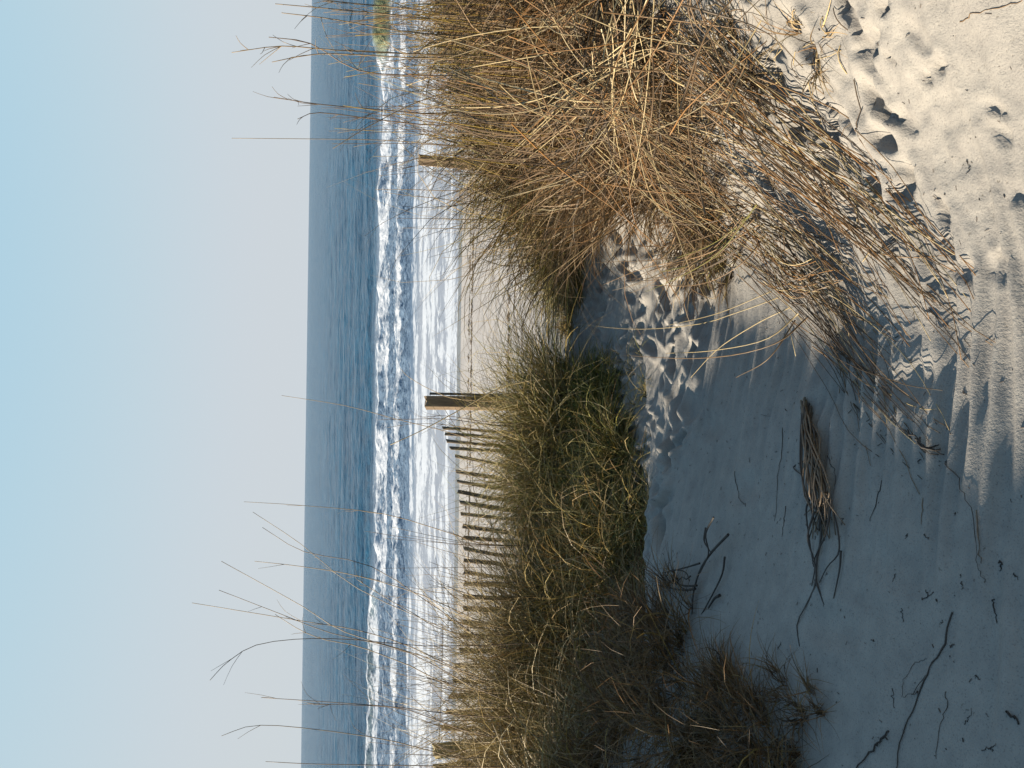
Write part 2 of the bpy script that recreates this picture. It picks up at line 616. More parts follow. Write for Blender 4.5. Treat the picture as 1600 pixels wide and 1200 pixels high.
M_SAND = sand_material()
M_WATER = water_material()
M_BLADE = grass_material('grass_blades', 0.14)
M_STEM = grass_material('dry_stems', 0.0, 0.55)
M_DEBRIS = grass_material('plant_debris', 0.0, 0.8)
M_POST = wood_material('weathered_post', (0.07, 0.045, 0.028), (0.20, 0.14, 0.085))
M_POSTY = wood_material('pale_post', (0.13, 0.10, 0.05), (0.33, 0.27, 0.13))
M_SLAT = wood_material('fence_slat', (0.035, 0.027, 0.022), (0.10, 0.075, 0.055))
m_, nt_, out_ = new_mat('rusty_wire')
b_ = N(nt_, 'ShaderNodeBsdfPrincipled')
g_ = N(nt_, 'ShaderNodeNewGeometry')
nt_.links.new(ramp(nt_, tex_noise(nt_, g_.outputs['Position'], 30, 2), [(0.3, (0.03, 0.02, 0.015)), (0.7, (0.09, 0.055, 0.035))]), b_.inputs['Base Color'])
b_.inputs['Roughness'].default_value = 0.7
nt_.links.new(b_.outputs[0], out_.inputs[0])
M_WIRE = m_


# ------------------------------------------------------------------ the setting: sand and sea
def axis(segments):
    """segments: list of (start, end, first step, last step)"""
    out = [segments[0][0]]
    for a, b, s0, s1 in segments:
        x = a
        while True:
            f = (x - a) / (b - a)
            s = s0 + (s1 - s0) * f
            x += s
            if x >= b - 0.4 * s:
                break
            out.append(x)
        out.append(b)
    return np.array(out)


def grid_faces(nx, ny):
    i = np.arange(nx - 1)[None, :] + (np.arange(ny - 1) * nx)[:, None]
    return np.stack([i, i + 1, i + nx + 1, i + nx], -1).reshape(-1, 4)


def axis_mirror(seg):
    p = axis(seg)
    return np.concatenate([-p[:0:-1], p])


xs = axis([(-400, -40, 60, 20), (-40, -6, 4, 0.25), (-6, -1.7, 0.15, 0.03), (-1.7, 1.9, 0.0125, 0.0125), (1.9, 4.5, 0.02, 0.08), (4.5, 40, 0.2, 4), (40, 400, 20, 60)])
ys = axis([(-40, -4, 6, 0.8), (-4, 0.7, 0.3, 0.03), (0.7, 3.2, 0.0105, 0.0105), (3.2, 7.5, 0.012, 0.03), (7.5, 24, 0.05, 0.07), (24, 45, 0.3, 3)])
GX, GY = np.meshgrid(xs, ys)
GZ = ground(GX.ravel(), GY.ravel())
wet = smooth(21.5, 21.9, GY.ravel() + 0.25 * noise(GX.ravel() * 0.12, GY.ravel() * 0.0 + 5))
me = mesh_np('beach', np.stack([GX.ravel(), GY.ravel(), GZ], 1), grid_faces(len(xs), len(ys)), extra={'wet': wet, 'painted_sun': smooth(7.5, 10.0, GY.ravel())})
tag(link('sand_ground', me, M_SAND), 'pale dune path and beach sand with ripples and footprints', None, None, 'structure')


def sea_fields(x, y):
    lf = fbm(x * 0.05, y * 0.02 + 3, 3)
    wob = 1.6 * noise(x * 0.045, 1.3 + 0 * x) + 0.6 * noise(x * 0.16, 4.3 + 0 * x)
    # open swell
    ow = smooth(44, 58, y) * (1 - smooth(300, 900, y))
    z = ow * (0.10 * np.sin((y + 3 * noise(x * 0.03, y * 0.02)) * 0.55) + 0.20 * fbm(x * 0.16, y * 0.35, 4) + 0.10 * fbm(x * 0.5, y * 0.8, 3))
    # swell lines that have not broken yet
    for yc, a, w in ((62, 0.35, 2.2), (74, 0.30, 2.6), (90, 0.3, 3.0)):
        yy = y - yc - 1.5 * wob
        z = z + a * (0.5 + 0.9 * noise(x * 0.05 + yc, yc + 0 * x)) * np.exp(-(yy / w) ** 2)
    # breaker: steep towards the shore; unbroken, green faced at both sides
    rightw = smooth(17.8, 20.0, x)
    leftw = smooth(-11.0, -15.0, x)
    yc = 46.0 + wob * 0.7 + 3.4 * leftw - 1.0 * rightw
    yy = y - yc
    w = np.where(yy < 0, 0.85 - 0.15 * rightw, 2.6)
    A = 0.26 + 0.22 * noise(x * 0.22, 9.0 + 0 * x) + 0.12 * noise(x * 1.1, 9.0 + 0 * x) + 0.55 * rightw + 0.12 * leftw
    br = A * np.exp(-(yy / w) ** 2)
    z = z + br
    face = np.clip((rightw * 0.9 + leftw * 0.25) * np.exp(-((yy + 0.55) / 0.75) ** 2), 0, 1)
    # second, smaller bore
    yc2 = 36.6 + 0.6 * wob + 0.7 * noise(x * 0.3, 2.0 + 0 * x)
    y2 = y - yc2
    w2 = np.where(y2 < 0, 0.5, 2.0)
    bore = (0.17 + 0.12 * noise(x * 0.4, 3.0 + 0 * x)) * np.exp(-(y2 / w2) ** 2)
    z = z + bore
    z = z + smooth(33, 35, y) * (1 - smooth(45, 48, y)) * (0.15 * fbm(x * 1.3, y * 0.9, 3) + 0.13 * fbm(x * 3.1, y * 2.4, 2) + 0.03)
    # foam cover
    broken = (1 - rightw) * (1 - 0.2 * leftw)
    fa = 0.78 * smooth(-5.0, -3.4, yy) * (1 - smooth(-0.35, 0.25 + 0.5 * noise(x * 0.5, 1.0 + 0 * x), yy))
    fa = fa * (0.72 + 0.55 * noise(x * 0.35, y * 0.25 + 8)) * (1 - face)
    crest = 0.9 * np.exp(-((yy + 0.1) / 0.35) ** 2) * broken
    gap = 0.36 * smooth(-9.0, -7.5, yy) * (1 - smooth(-6.0, -4.8, yy))
    fb = 0.70 * smooth(-0.9, -0.3, y2) * (1 - smooth(1.2, 2.8, y2)) * (0.8 + 0.5 * noise(x * 0.4, y * 0.4))
    streak = 0.46 * smooth(0.2, 1.0, yy) * (1 - smooth(3, 8, yy)) * smooth(-0.25, 0.3, noise(x * 0.12 + 2, y * 0.3)) * (1 - leftw) * (1 - rightw)
    washy = 1 - smooth(33.0, 35.6, y + 0.5 * wob)
    wash = washy * (0.42 + 0.60 * fbm(x * 0.22, y * 0.9, 3) + 0.15 * np.exp(-((y - 29.5) / 2.0) ** 2))
    edge = 0.9 * np.exp(-((y - 24.15 - 0.25 * noise(x * 0.25, 8 + 0 * x)) / 0.16) ** 2)
    speck = 0.35 * np.exp(-((y - 26.3 - 0.2 * noise(x * 0.2, 6 + 0 * x)) / 0.35) ** 2) * np.sign(noise(x * 2.2, y * 2.0))
    foam = np.maximum.reduce([fa, crest, gap, fb, streak, wash + edge + speck])
    caps = smooth(0.52, 0.66, fbm(x * 0.35, y * 0.25, 3)) * smooth(50, 60, y) * (1 - smooth(150, 400, y)) * 0.6
    foam = np.maximum(foam, caps)
    thin = 1 - smooth(31.5, 36.0, y)
    # thin sheet that runs up the sand
    z = z + thin * (0.02 * noise(x * 0.5, y * 1.5) + 0.03 * np.exp(-((y - 26.2) / 0.25) ** 2))
    z = z * smooth(21.0, 24.0, y) + 0.02
    aerated = smooth(30, 34, y) * (1 - smooth(46.5, 56, y + 2 * lf))
    return z, np.clip(foam, 0, 1.2), thin, face, aerated


sx = axis_mirror([(0, 32, 0.16, 0.16), (32, 80, 0.3, 4), (80, 600, 5, 60), (600, 25000, 90, 3000)])
sy = axis([(21.4, 52, 0.14, 0.16), (52, 110, 0.18, 1.0), (110, 600, 1.2, 25), (600, 25000, 40, 2500)])
SX, SY = np.meshgrid(sx, sy)
sz, sf, st, sg, sa = sea_fields(SX.ravel(), SY.ravel())
me = mesh_np('sea', np.stack([SX.ravel(), SY.ravel(), sz], 1), grid_faces(len(sx), len(sy)), extra={'foam': sf, 'thin': st, 'face': sg, 'aerated': sa})
tag(link('sea_water', me, M_WATER), 'blue sea with white breakers rolling onto the beach', None, None, 'structure')

# ------------------------------------------------------------------ grass
GREEN, OLIVE, GOLD, STRAW, BROWN, DARK, RUST, PALE = [np.array(c) for c in (
    (0.052, 0.080, 0.012), (0.135, 0.125, 0.026), (0.25, 0.175, 0.042), (0.29, 0.225, 0.125), (0.128, 0.080, 0.042), (0.045, 0.031, 0.020), (0.20, 0.100, 0.032), (0.37, 0.30, 0.19))]


def palette(n, mix, rng):
    cs = np.array([c for c, w in mix])
    ws = np.array([w for c, w in mix], float)
    i = rng.choice(len(cs), n, p=ws / ws.sum())
    j = rng.choice(len(cs), n, p=ws / ws.sum())
    f = rng.random(n)[:, None] * 0.6
    c = cs[i] * (1 - f) + cs[j] * f
    return c * (0.40 + 0.95 * rng.random(n))[:, None]


def tussock(label, blobs, mix, seed, name='grass_tussock', group=None, segs=6, tone=1.0):
    """blobs: (x, y, rx, ry, count, length, lean x, lean y, spread, droop, width mm, curl)"""
    rng = np.random.default_rng(seed)
    bx, by = blobs[0][0], blobs[0][1]
    bz = float(ground(bx, by, False)[0])
    root = empty(name, (bx, by, bz), label, 'grass', group)
    VV, FF, CC, n0 = [], [], [], 0
    for (x, y, rx, ry, n, L, lx, ly, spread, droop, wmm, curl) in blobs:
        n = int(n * (0.62 if tone == 1.0 else 0.52))
        nt = max(8, n // 26)                        # blades leave the ground in tufts
        r = np.sqrt(rng.random(nt))
        a = rng.random(nt) * 2 * math.pi
        tx, ty = r * np.cos(a), r * np.sin(a)
        k = rng.integers(0, nt, n)
        ox = tx[k] + rng.normal(size=n) * 0.05
        oy = ty[k] + rng.normal(size=n) * 0.05
        X, Y = x + ox * rx, y + oy * ry
        Z = ground(X, Y, False) - 0.02
        D = np.stack([lx + ox * spread + rng.normal(size=n) * 0.48, ly + oy * spread + rng.normal(size=n) * 0.48, np.ones(n)], 1)
        tl = (0.65 + 0.5 * rng.random(nt))[k]
        Ls = L * tl * (0.5 + 0.65 * rng.random(n))
        tuftc = palette(nt, mix, rng)[k]
        cols = tone * (0.3 * tuftc + 0.7 * palette(n, mix, rng))
        V, F, C = ribbons(np.stack([X, Y, Z], 1), D, Ls, droop * (0.4 + 1.1 * rng.random(n)), wmm * 0.0016 * (0.5 + 1.0 * rng.random(n)), segs, cols, curl * 1.6, True, rng)
        VV.append(V)
        FF.append(F + n0)
        CC.append(C)
        n0 += len(V)
    me = mesh_np('blades', np.vstack(VV) - np.array([bx, by, bz]), np.vstack(FF), np.vstack(CC), shade=False)
    tag(link('blades', me, M_BLADE, root), None, None, None, 'stuff')
    return root


def add_stem(root, pts, r0, r1, col, name='stalk', n=12, branches=0, rng=RNG, sides=4, mat=None, blen=0.12):
    """one stem of a plant as a part of its own, with a branching seed head if asked"""
    P = spline(pts, n)
    tb = Tubes()
    c = np.asarray(col) * (0.8 + 0.4 * rng.random())
    tb.add(P, np.linspace(r0, r1, n), c, sides)
    head = Tubes()
    for b in range(branches):
        t = 0.55 + 0.42 * rng.random()
        i = min(int(t * (n - 1)), n - 2)
        T = P[i + 1] - P[i]
        T /= np.linalg.norm(T)
        dv = T + rng.normal(size=3) * 0.38
        dv /= np.linalg.norm(dv)
        L = blen * (0.5 + rng.random())
        q0 = P[i]
        q1 = q0 + dv * L * 0.6
        q2 = q1 + (dv + np.array([0, 0, -0.25]) + rng.normal(size=3) * 0.15) * L * 0.6
        head.add(spline([q0, q1, q2], 5), np.linspace(r1 * 1.1, r1 * 0.5, 5), c, 3)
    off = np.array(root.location)
    o = link(name, tb.mesh(name, off), mat or M_STEM, root)
    if branches:
        tag(link('seed_head', head.mesh('seed_head', off), mat or M_STEM, o), None, None, None, 'stuff')
    return o


def gpts(lst):
    out = []
    for (x, y, h) in lst:
        p = at_ground(1200 - y, x, h)
        p[2] += float(ground(p[0], p[1])[0] - ground(p[0], p[1], False)[0])
        out.append(p)
    return out


def dpts(lst, depth):
    return [at_depth(1200 - y, x, d) for (x, y), d in zip(lst, depth)]


# --- left bank
gold_mix = [(GOLD, 3), (OLIVE, 3), (STRAW, 3), (GREEN, 1.5), (BROWN, 1)]
green_mix = [(GREEN, 1.3), (OLIVE, 4), (GOLD, 4), (STRAW, 2.5), (BROWN, 2), (RUST, .8)]
straw_mix = [(STRAW, 4), (GOLD, 4), (BROWN, 2), (OLIVE, 1), (PALE, 1.2), (RUST, .7)]
rust_mix = [(GOLD, 4), (RUST, 3), (STRAW, 2), (OLIVE, 1)]
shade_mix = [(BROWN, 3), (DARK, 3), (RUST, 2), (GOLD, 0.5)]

L_dark = tussock('dark green grass tussock at the tip of the left bank where the path bends',
                 [(-0.17, 5.0, .28, .30, 2600, .36, .10, -.1, .75, .75, 4.0, .35), (-0.35, 4.75, .3, .3, 1600, .42, .05, -.25, .7, .9, 4.0, .4)],
                 [(GREEN, 4), (OLIVE, 3), (DARK, 2), (GOLD, 1)], 11)
L_post = tussock('golden green grass tussock in front of the single brown fence post',
                 [(-0.42, 5.75, .48, .5, 5000, 1.02, .03, -.05, .5, .5, 3.6, .36)], gold_mix, 12)
L_hang = tussock('green and gold grass tussock hanging over the edge of the shaded sand',
                 [(-0.78, 4.6, .45, .40, 3600, .58, .05, -.15, .9, .9, 3.4, .5), (-0.95, 4.15, .3, .2, 900, .36, .1, -.4, .7, 1.2, 4.0, .4)], green_mix, 13)
L_rust = tussock('orange gold grass tussock left of the hanging green one',
                 [(-1.28, 4.75, .42, .45, 3800, .66, 0, -.1, .65, .8, 4.0, .4)], rust_mix, 14)
L_fence = tussock('olive grass tussock at the foot of the leaning slat fence',
                  [(-1.25, 5.9, .75, .5, 5200, .62, 0, -.05, .5, .8, 4.0, .4)], gold_mix, 15)
L_straw = tussock('straw coloured grass tussock below the left half of the slat fence',
                  [(-2.05, 5.2, .55, .6, 5200, 1.15, .05, -.05, .5, .45, 3.6, .3), (-2.25, 5.4, .42, .5, 1900, 1.5, .05, -.03, .3, .25, 3.4, .22)], straw_mix, 16)
L_edge = tussock('brown and straw grass tussock around the leftmost fence post',
                 [(-2.95, 5.4, .6, .8, 4600, 1.1, .05, -.05, .45, .40, 3.8, .3), (-2.3, 4.1, .5, .45, 3000, .70, .12, -.1, .5, .8, 4.0, .35)], straw_mix, 17)
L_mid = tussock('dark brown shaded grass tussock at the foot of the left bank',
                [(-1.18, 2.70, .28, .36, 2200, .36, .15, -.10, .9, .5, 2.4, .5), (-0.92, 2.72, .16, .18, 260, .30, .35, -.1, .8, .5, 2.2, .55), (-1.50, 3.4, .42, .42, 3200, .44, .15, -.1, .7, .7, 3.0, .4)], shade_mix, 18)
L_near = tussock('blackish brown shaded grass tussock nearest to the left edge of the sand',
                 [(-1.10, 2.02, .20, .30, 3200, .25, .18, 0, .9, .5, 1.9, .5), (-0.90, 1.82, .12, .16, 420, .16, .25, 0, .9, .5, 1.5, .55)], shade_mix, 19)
L_tiny = tussock('low sparse fringe of thin blades at the path edge below the green tussock',
                 [(0.12, 4.55, .14, .3, 160, .30, .3, -.1, .6, .8, 2.6, .4), (-0.3, 4.25, .35, .16, 260, .26, .1, -.3, .6, .9, 2.6, .4), (-0.85, 3.95, .3, .16, 260, .26, .15, -.3, .6, .9, 2.6, .4), (-1.15, 3.55, .2, .2, 160, .24, .2, -.2, .6, .9, 2.4, .4)], [(OLIVE, 2), (STRAW, 2), (DARK, 1)], 20)

# --- right bank
R_far = tussock('olive grass tussock on the right bank where it drops to the beach',
                [(1.35, 6.6, .50, .6, 4600, .66, -.1, -.05, .6, .7, 4.4, .4), (1.0, 6.3, .28, .3, 1400, .32, -.2, -.1, .7, .9, 4.0, .4)], [(OLIVE, 3), (GREEN, 2), (GOLD, 3), (STRAW, 2), (BROWN, 1)], 31)
R_tip = tussock('small orange gold grass tuft at the beach end of the right bank',
                [(0.66, 6.45, .20, .25, 1000, .24, -.2, -.05, .7, .9, 4.0, .35)], rust_mix, 32)
R_back = tussock('tall straw grass tussock behind the big right hand clump',
                 [(2.0, 5.4, .7, .7, 5200, 1.0, -.05, 0, .4, .5, 4.4, .35), (3.0, 6.0, .8, .8, 3500, .85, 0, 0, .4, .5, 4.4, .35), (1.60, 5.7, .5, .5, 3600, 1.55, -.05, 0, .5, .5, 4.4, .35)], [(STRAW, 1.4), (GOLD, 1.2), (BROWN, 4), (OLIVE, 2), (DARK, 1.6)], 33, tone=0.78)
R_big = tussock('big tangled clump of dry straw grass on top of the right bank',
                [(1.55, 3.75, .55, .55, 4600, .78, -.10, -.05, .6, .55, 4.2, .35), (2.25, 3.9, .5, .6, 3000, .80, -.05, -.05, .5, .55, 4.2, .3), (1.5, 4.7, .4, .5, 2400, .76, -.05, 0, .5, .7, 4.2, .35), (1.75, 2.95, .45, .35, 2600, .60, -.2, -.1, .7, .8, 3.2, .35)],
                [(STRAW, 1.6), (BROWN, 5), (PALE, .5), (GOLD, .4), (RUST, 3.2), (DARK, 2.5)], 34, tone=0.78)
R_root = tussock('low matted brown grass clump at the foot of the right bank',
                 [(1.10, 3.05, .40, .34, 2200, .46, -.35, -.3, .7, 1.1, 3.4, .3), (1.55, 2.75, .40, .3, 1700, .42, -.3, -.4, .7, 1.1, 3.2, .3), (0.85, 3.25, .3, .3, 900, .4, -.4, -.2, .7, 1.1, 3.2, .4)],
                 [(BROWN, 5), (STRAW, 1.8), (RUST, 1.5), (DARK, 2.5)], 35, tone=0.78)
_a, _b = at_ground(1200 - 120, 1150), at_ground(1200 - 70, 1270)
R_near = tussock('ragged brown grass tuft on the lit sand below the big clump',
                 [(_a[0], _a[1], .20, .12, 420, .34, -.3, -.2, .7, 1.0, 2.8, .35)], [(BROWN, 4), (STRAW, 3), (DARK, 2)], 37)
R_small = tussock('small dry tuft half buried in the lit sand at the right',
                  [(_b[0], _b[1], .09, .05, 130, .15, -.4, -.3, .7, 1.1, 2.4, .35)], [(BROWN, 3), (STRAW, 3), (RUST, 1)], 38)
R_foot = tussock('small dark root clump with arching stems beside the path',
                 [(0.62, 2.85, .16, .16, 420, .26, -.3, -.1, .8, 1.0, 3.0, .4)], [(BROWN, 3), (DARK, 2), (STRAW, 1.5), (OLIVE, 1)], 36)

# ------------------------------------------------------------------ sand fence and posts
def slat_mesh(rng, L, w, t):
    """a thin split board, slightly bowed, uneven in width"""
    n = 5
    V = []
    for i in range(n):
        f = i / (n - 1)
        b = 0.012 * math.sin(math.pi * f) * rng.normal()
        ww = w * (1 + 0.12 * rng.normal()) * 0.5
        for sx_, sy_ in ((-1, -1), (1, -1), (1, 1), (-1, 1)):
            V.append((sx_ * ww + b, sy_ * t * 0.5, f * L + (0.01 * sx_ * rng.normal() if i == n - 1 else 0)))
    F = [(0, 3, 2, 1)]
    for i in range(n - 1):
        for k in range(4):
            F.append((i * 4 + k, i * 4 + (k + 1) % 4, i * 4 + 4 + (k + 1) % 4, i * 4 + 4 + k))
    e = (n - 1) * 4
    F.append((e, e + 1, e + 2, e + 3))
    return mesh_np('slat', V, F, shade=False)


def post_mesh(rng, r, L):
    n, s = 7, 12
    V = []
    rr = 1 + 0.08 * rng.normal(size=s)
    for i in range(n):
        f = i / (n - 1)
        for k in range(s):
            a = 2 * math.pi * k / s
            q = r * rr[k] * (1 + 0.02 * rng.normal()) * (1 - 0.05 * f)
            V.append((q * math.cos(a), q * math.sin(a), f * L + (0.012 * rng.normal() if i == n - 1 else 0)))
    V.append((0, 0, L - 0.01))
    F = []
    for i in range(n - 1):
        for k in range(s):
            k2 = (k + 1) % s
            F.append((i * s + k, i * s + k2, i * s + s + k2, i * s + s + k))
    for k in range(s):
        F.append(((n - 1) * s + k, (n - 1) * s + (k + 1) % s, n * s, n * s))
    F = np.array(F)
    me = bpy.data.meshes.new('post')
    me.from_pydata(V, [], [tuple(dict.fromkeys(f)) for f in F.tolist()])
    me.update()
    return me


frng = np.random.default_rng(5)
P_mid = at_depth(571, 665, 8.6)              # top of the brown post
P_left = at_depth(26, 678, 5.9)              # top of the left post
fence = empty('sand_fence', (P_mid[0], P_mid[1], float(ground(P_mid[0], P_mid[1], False)[0])), 'leaning sand fence of dark wooden slats and wire on the left dune', 'fence')
f0 = np.array(fence.location)


def fence_post(top, r, mat, tilt=(0, 0)):
    g = float(ground(top[0], top[1], False)[0]) - 0.35
    o = link('post', post_mesh(frng, r, top[2] - g), mat, fence)
    o.location = np.array([top[0], top[1], g]) - f0
    o.rotation_euler = (tilt[0], tilt[1], frng.random() * 6)
    return o


fence_post(P_mid, 0.082, M_POST)
fence_post(P_left, 0.060, M_POSTY)
fence_post(P_left + np.array([-0.14, -0.02, 0.0]), 0.045, M_POSTY)
# top line of the slats in the photograph: u, v and distance
top_line = [(531, 692, 8.45), (522, 695, 8.35), (511, 698, 8.3), (500, 703, 8.2), (487, 713, 8.1), (463, 713, 7.95), (448, 714, 7.85), (432, 716, 7.75), (415, 719, 7.65),
            (397, 720, 7.55), (378, 722, 7.45), (360, 722, 7.35), (343, 725, 7.27), (324, 726, 7.2), (306, 725, 7.1), (288, 724, 7.02), (268, 724, 6.95), (249, 724, 6.88),
            (228, 722, 6.8), (206, 720, 6.72), (184, 717, 6.66), (160, 712, 6.6), (136, 707, 6.54), (112, 702, 6.48), (88, 698, 6.42), (63, 690, 6.36)]
tops = []
for i, (u, v, d) in enumerate(top_line):
    T = at_depth(u, v, d)
    tops.append(T)
    L = 1.22
    lean = 0.12 + 0.025 * frng.normal() + (0.06 if 4 <= i <= 14 else -0.02)
    o = link('slat', slat_mesh(frng, L, 0.042 if i else 0.035, 0.010), M_SLAT, fence)
    # the board hangs from its top: lean to the right at the top
    dirv = Vector((math.sin(lean), 0.04 * frng.normal(), math.cos(lean)))
    q = Vector((0, 0, 1)).rotation_difference(dirv)
    o.rotation_mode = 'QUATERNION'
    yaw = Matrix.Rotation(0.62, 4, 'Z').to_quaternion()
    o.rotation_quaternion = q @ yaw
    o.location = np.array(T) - np.array(dirv) * L - f0
# thin upright stake beside the post
o = link('slat', slat_mesh(frng, 1.3, 0.03, 0.02), M_SLAT, fence)
st_ = at_depth(585, 672, 8.55)
o.location = st_ - np.array([0, 0, 1.3]) - f0
tops = np.array(tops)
for k, (dz, rad) in enumerate(((-0.17, .003), (-0.30, .003), (-0.75, .003))):
    P = [P_mid + np.array([-0.05, -0.07, dz - 0.02])]
    for T in tops[::2]:
        P.append(T + np.array([math.sin(0.22) * dz, -0.012, dz + 0.006 * frng.normal()]))
    P.append(P_left + np.array([0.02, -0.06, dz - 0.02]))
    tb = Tubes()
    tb.add(spline(P, 60), rad, (0.06, 0.04, 0.03), 4)
    link('wire', tb.mesh('wire', f0), M_WIRE, fence)
# wire on the near left between post and dune
tb = Tubes()
tb.add(spline([P_left + np.array([0.05, -0.05, -0.03]), at_depth(140, 690, 6.9), at_depth(230, 692, 7.4)], 14), 0.0025, (0.06, 0.04, 0.03), 4)
link('wire', tb.mesh('wire', f0), M_WIRE, fence)

# the post at the right, with short stakes next to it
P_r = at_depth(950, 655, 10.2)
gz = float(ground(P_r[0], P_r[1], False)[0]) - 0.3
o = link('wooden_post', post_mesh(frng, 0.070, P_r[2] - gz), M_POST)
o.location = (P_r[0], P_r[1], gz)
tag(o, 'short weathered wooden post rising behind the right hand grass', 'post')

# ------------------------------------------------------------------ tall stalks against sea and sky (left)
srng = np.random.default_rng(8)
SB = np.array([0.16, 0.115, 0.065])
SD = np.array([0.085, 0.058, 0.038])


def stalk_px(root, pts, d0, d1, r0=0.0028, r1=0.0010, col=SB, br=0, blen=0.12, name='stalk'):
    n = len(pts)
    P = dpts(pts, np.linspace(d0, d1, n))
    # run the foot down to the ground
    foot = P[0] + (P[0] - P[1]) * 0.4
    foot[2] = min(float(ground(foot[0], foot[1], False)[0]), P[0][2] - 0.05)
    return add_stem(root, [foot] + P, r0, r1, col, name, 16, br, srng, 4, None, blen)


left_stalks = [
    (L_fence, [(760, 850), (700, 832), (600, 803), (475, 790), (381, 784)], 5.4, 5.0, 4),
    (L_straw, [(800, 1035), (700, 985), (560, 920), (470, 850), (395, 800)], 4.9, 4.6, 2),
    (L_straw, [(780, 1010), (690, 955), (580, 885), (475, 862), (410, 824)], 5.0, 4.8, 0),
    (L_straw, [(760, 1060), (640, 1010), (560, 985), (470, 970), (300, 942)], 4.8, 4.4, 4),
    (L_straw, [(790, 1075), (660, 1025), (540, 988), (472, 947), (346, 877)], 4.8, 4.5, 0),
    (L_straw, [(780, 1090), (640, 1020), (520, 990), (440, 960), (342, 922)], 4.7, 4.4, 2),
    (L_edge, [(700, 1010), (560, 1000), (475, 998), (400, 1008), (355, 1035), (328, 1063)], 4.6, 4.3, 2),
    (L_edge, [(740, 1185), (690, 1178), (600, 1155), (470, 1137), (395, 1134), (346, 1150)], 4.4, 4.1, 2),
    (L_edge, [(780, 1198), (640, 1196), (500, 1194), (415, 1190)], 4.4, 4.2, 0),
    (L_edge, [(760, 1120), (620, 1105), (500, 1096), (408, 1090)], 4.6, 4.4, 2),
    (L_straw, [(780, 980), (660, 930), (560, 900), (470, 885), (398, 877)], 5.0, 4.8, 2),
    (L_post, [(760, 690), (690, 672), (620, 655), (540, 634), (440, 618)], 5.6, 5.4, 0),
    (L_edge, [(760, 1150), (640, 1110), (560, 1102), (500, 1100), (480, 1098)], 4.6, 4.4, 8),
    (L_straw, [(720, 990), (640, 955), (580, 920), (558, 905)], 5.0, 4.8, 6),
    (L_edge, [(740, 1080), (640, 1040), (560, 1010), (510, 1000), (470, 985), (430, 960)], 4.7, 4.5, 4),
    (L_post, [(800, 600), (720, 640), (660, 672), (610, 695)], 5.3, 5.2, 0),
    (L_post, [(780, 665), (700, 655), (640, 655), (590, 656)], 5.6, 5.5, 3),
    (L_post, [(770, 660), (700, 650), (660, 652)], 5.5, 5.5, 3),
    (L_post, [(760, 672), (700, 664), (650, 662), (605, 668)], 5.6, 5.5, 3),
    (L_post, [(730, 625), (680, 612), (640, 590), (625, 575)], 5.6, 5.6, 0),
]
for root, pts, d0, d1, br in left_stalks:
    pale = root is L_post and pts[0] == (800, 600)
    stalk_px(root, pts, d0, d1, 0.0048 if pale else 0.0034, 0.0026 if pale else 0.0014, STRAW * 1.05 if pale else (SB if srng.random() < .5 else SD), br)
for i in range(46):                        # thinner stalks between the tall ones
    y0 = 830 + 370 * srng.random()
    root = L_fence if y0 < 900 else (L_straw if y0 < 1060 else L_edge)
    x1 = 560 + 140 * srng.random()
    sl = (y0 - 700) * 0.16 * srng.random() + 14 * srng.normal()
    stalk_px(root, [(770, y0), (0.5 * (770 + x1), y0 - 0.4 * sl), (x1, y0 - sl)], 5.1, 4.9, 0.0024, 0.0011, SD if srng.random() < .6 else SB, int(srng.integers(0, 3)), 0.09)

# tall stalks on the right, some with dry branching tops
right_stalks = [
    (R_big, [(760, 88), (640, 84), (520, 78), (440, 72), (362, 82)], 3.6, 3.4, 10),
    (R_big, [(760, 95), (640, 90), (520, 84), (470, 88), (425, 97)], 3.6, 3.4, 7),
    (R_big, [(780, 120), (660, 118), (560, 110), (485, 68), (420, 58)], 3.7, 3.5, 5),
    (R_big, [(790, 170), (690, 178), (600, 172), (500, 163), (428, 152)], 3.7, 3.5, 8),
    (R_big, [(800, 190), (690, 196), (600, 188), (500, 176), (465, 186)], 3.7, 3.5, 6),
    (R_back, [(760, 232), (690, 226), (600, 219), (480, 217), (362, 216)], 5.0, 4.8, 0),
    (R_big, [(760, 40), (620, 24), (520, 14), (430, 6)], 3.6, 3.4, 6),
    (R_big, [(760, 30), (640, 14), (540, 4), (460, -6)], 3.6, 3.4, 4),
    (R_big, [(780, 60), (640, 50), (520, 30), (440, 20)], 3.6, 3.4, 4),
    (R_big, [(800, 130), (680, 150), (590, 190), (520, 232)], 3.6, 3.5, 0),
    (R_big, [(760, 70), (690, 60), (640, 85), (595, 60)], 3.6, 3.5, 0),
    (R_back, [(780, 296), (700, 298), (640, 296), (587, 296)], 5.4, 5.3, 0),
    (R_back, [(780, 345), (700, 342), (620, 341)], 5.6, 5.5, 0),
    (R_far, [(780, 358), (700, 357), (630, 356)], 6.2, 6.2, 0),
    (R_far, [(790, 330), (700, 312), (640, 306), (600, 300)], 6.2, 6.2, 0),
    (R_far, [(800, 380), (740, 398), (690, 403)], 6.2, 6.2, 0),
]
for root, pts, d0, d1, br in right_stalks:
    stalk_px(root, pts, d0, d1, 0.0044, 0.0016, SB if srng.random() < .6 else SD, br, 0.10)
for i in range(90):
    y0 = -20 + 290 * srng.random() ** 1.2
    x1 = 500 + 190 * srng.random()
    sl = 25 * srng.normal()
    d = 3.5 + 1.2 * srng.random()
    stalk_px(R_big if d < 4.2 else R_back, [(800, y0 + 12), (0.5 * (800 + x1), y0 + 0.3 * sl), (x1, y0 + sl)], d, d - 0.1, 0.0030, 0.0012, [SD, SB, GOLD * 0.8][int(srng.integers(0, 3))], int(srng.integers(0, 4)), 0.09)

# ------------------------------------------------------------------ stems that trail down the right bank
trng = np.random.default_rng(9)


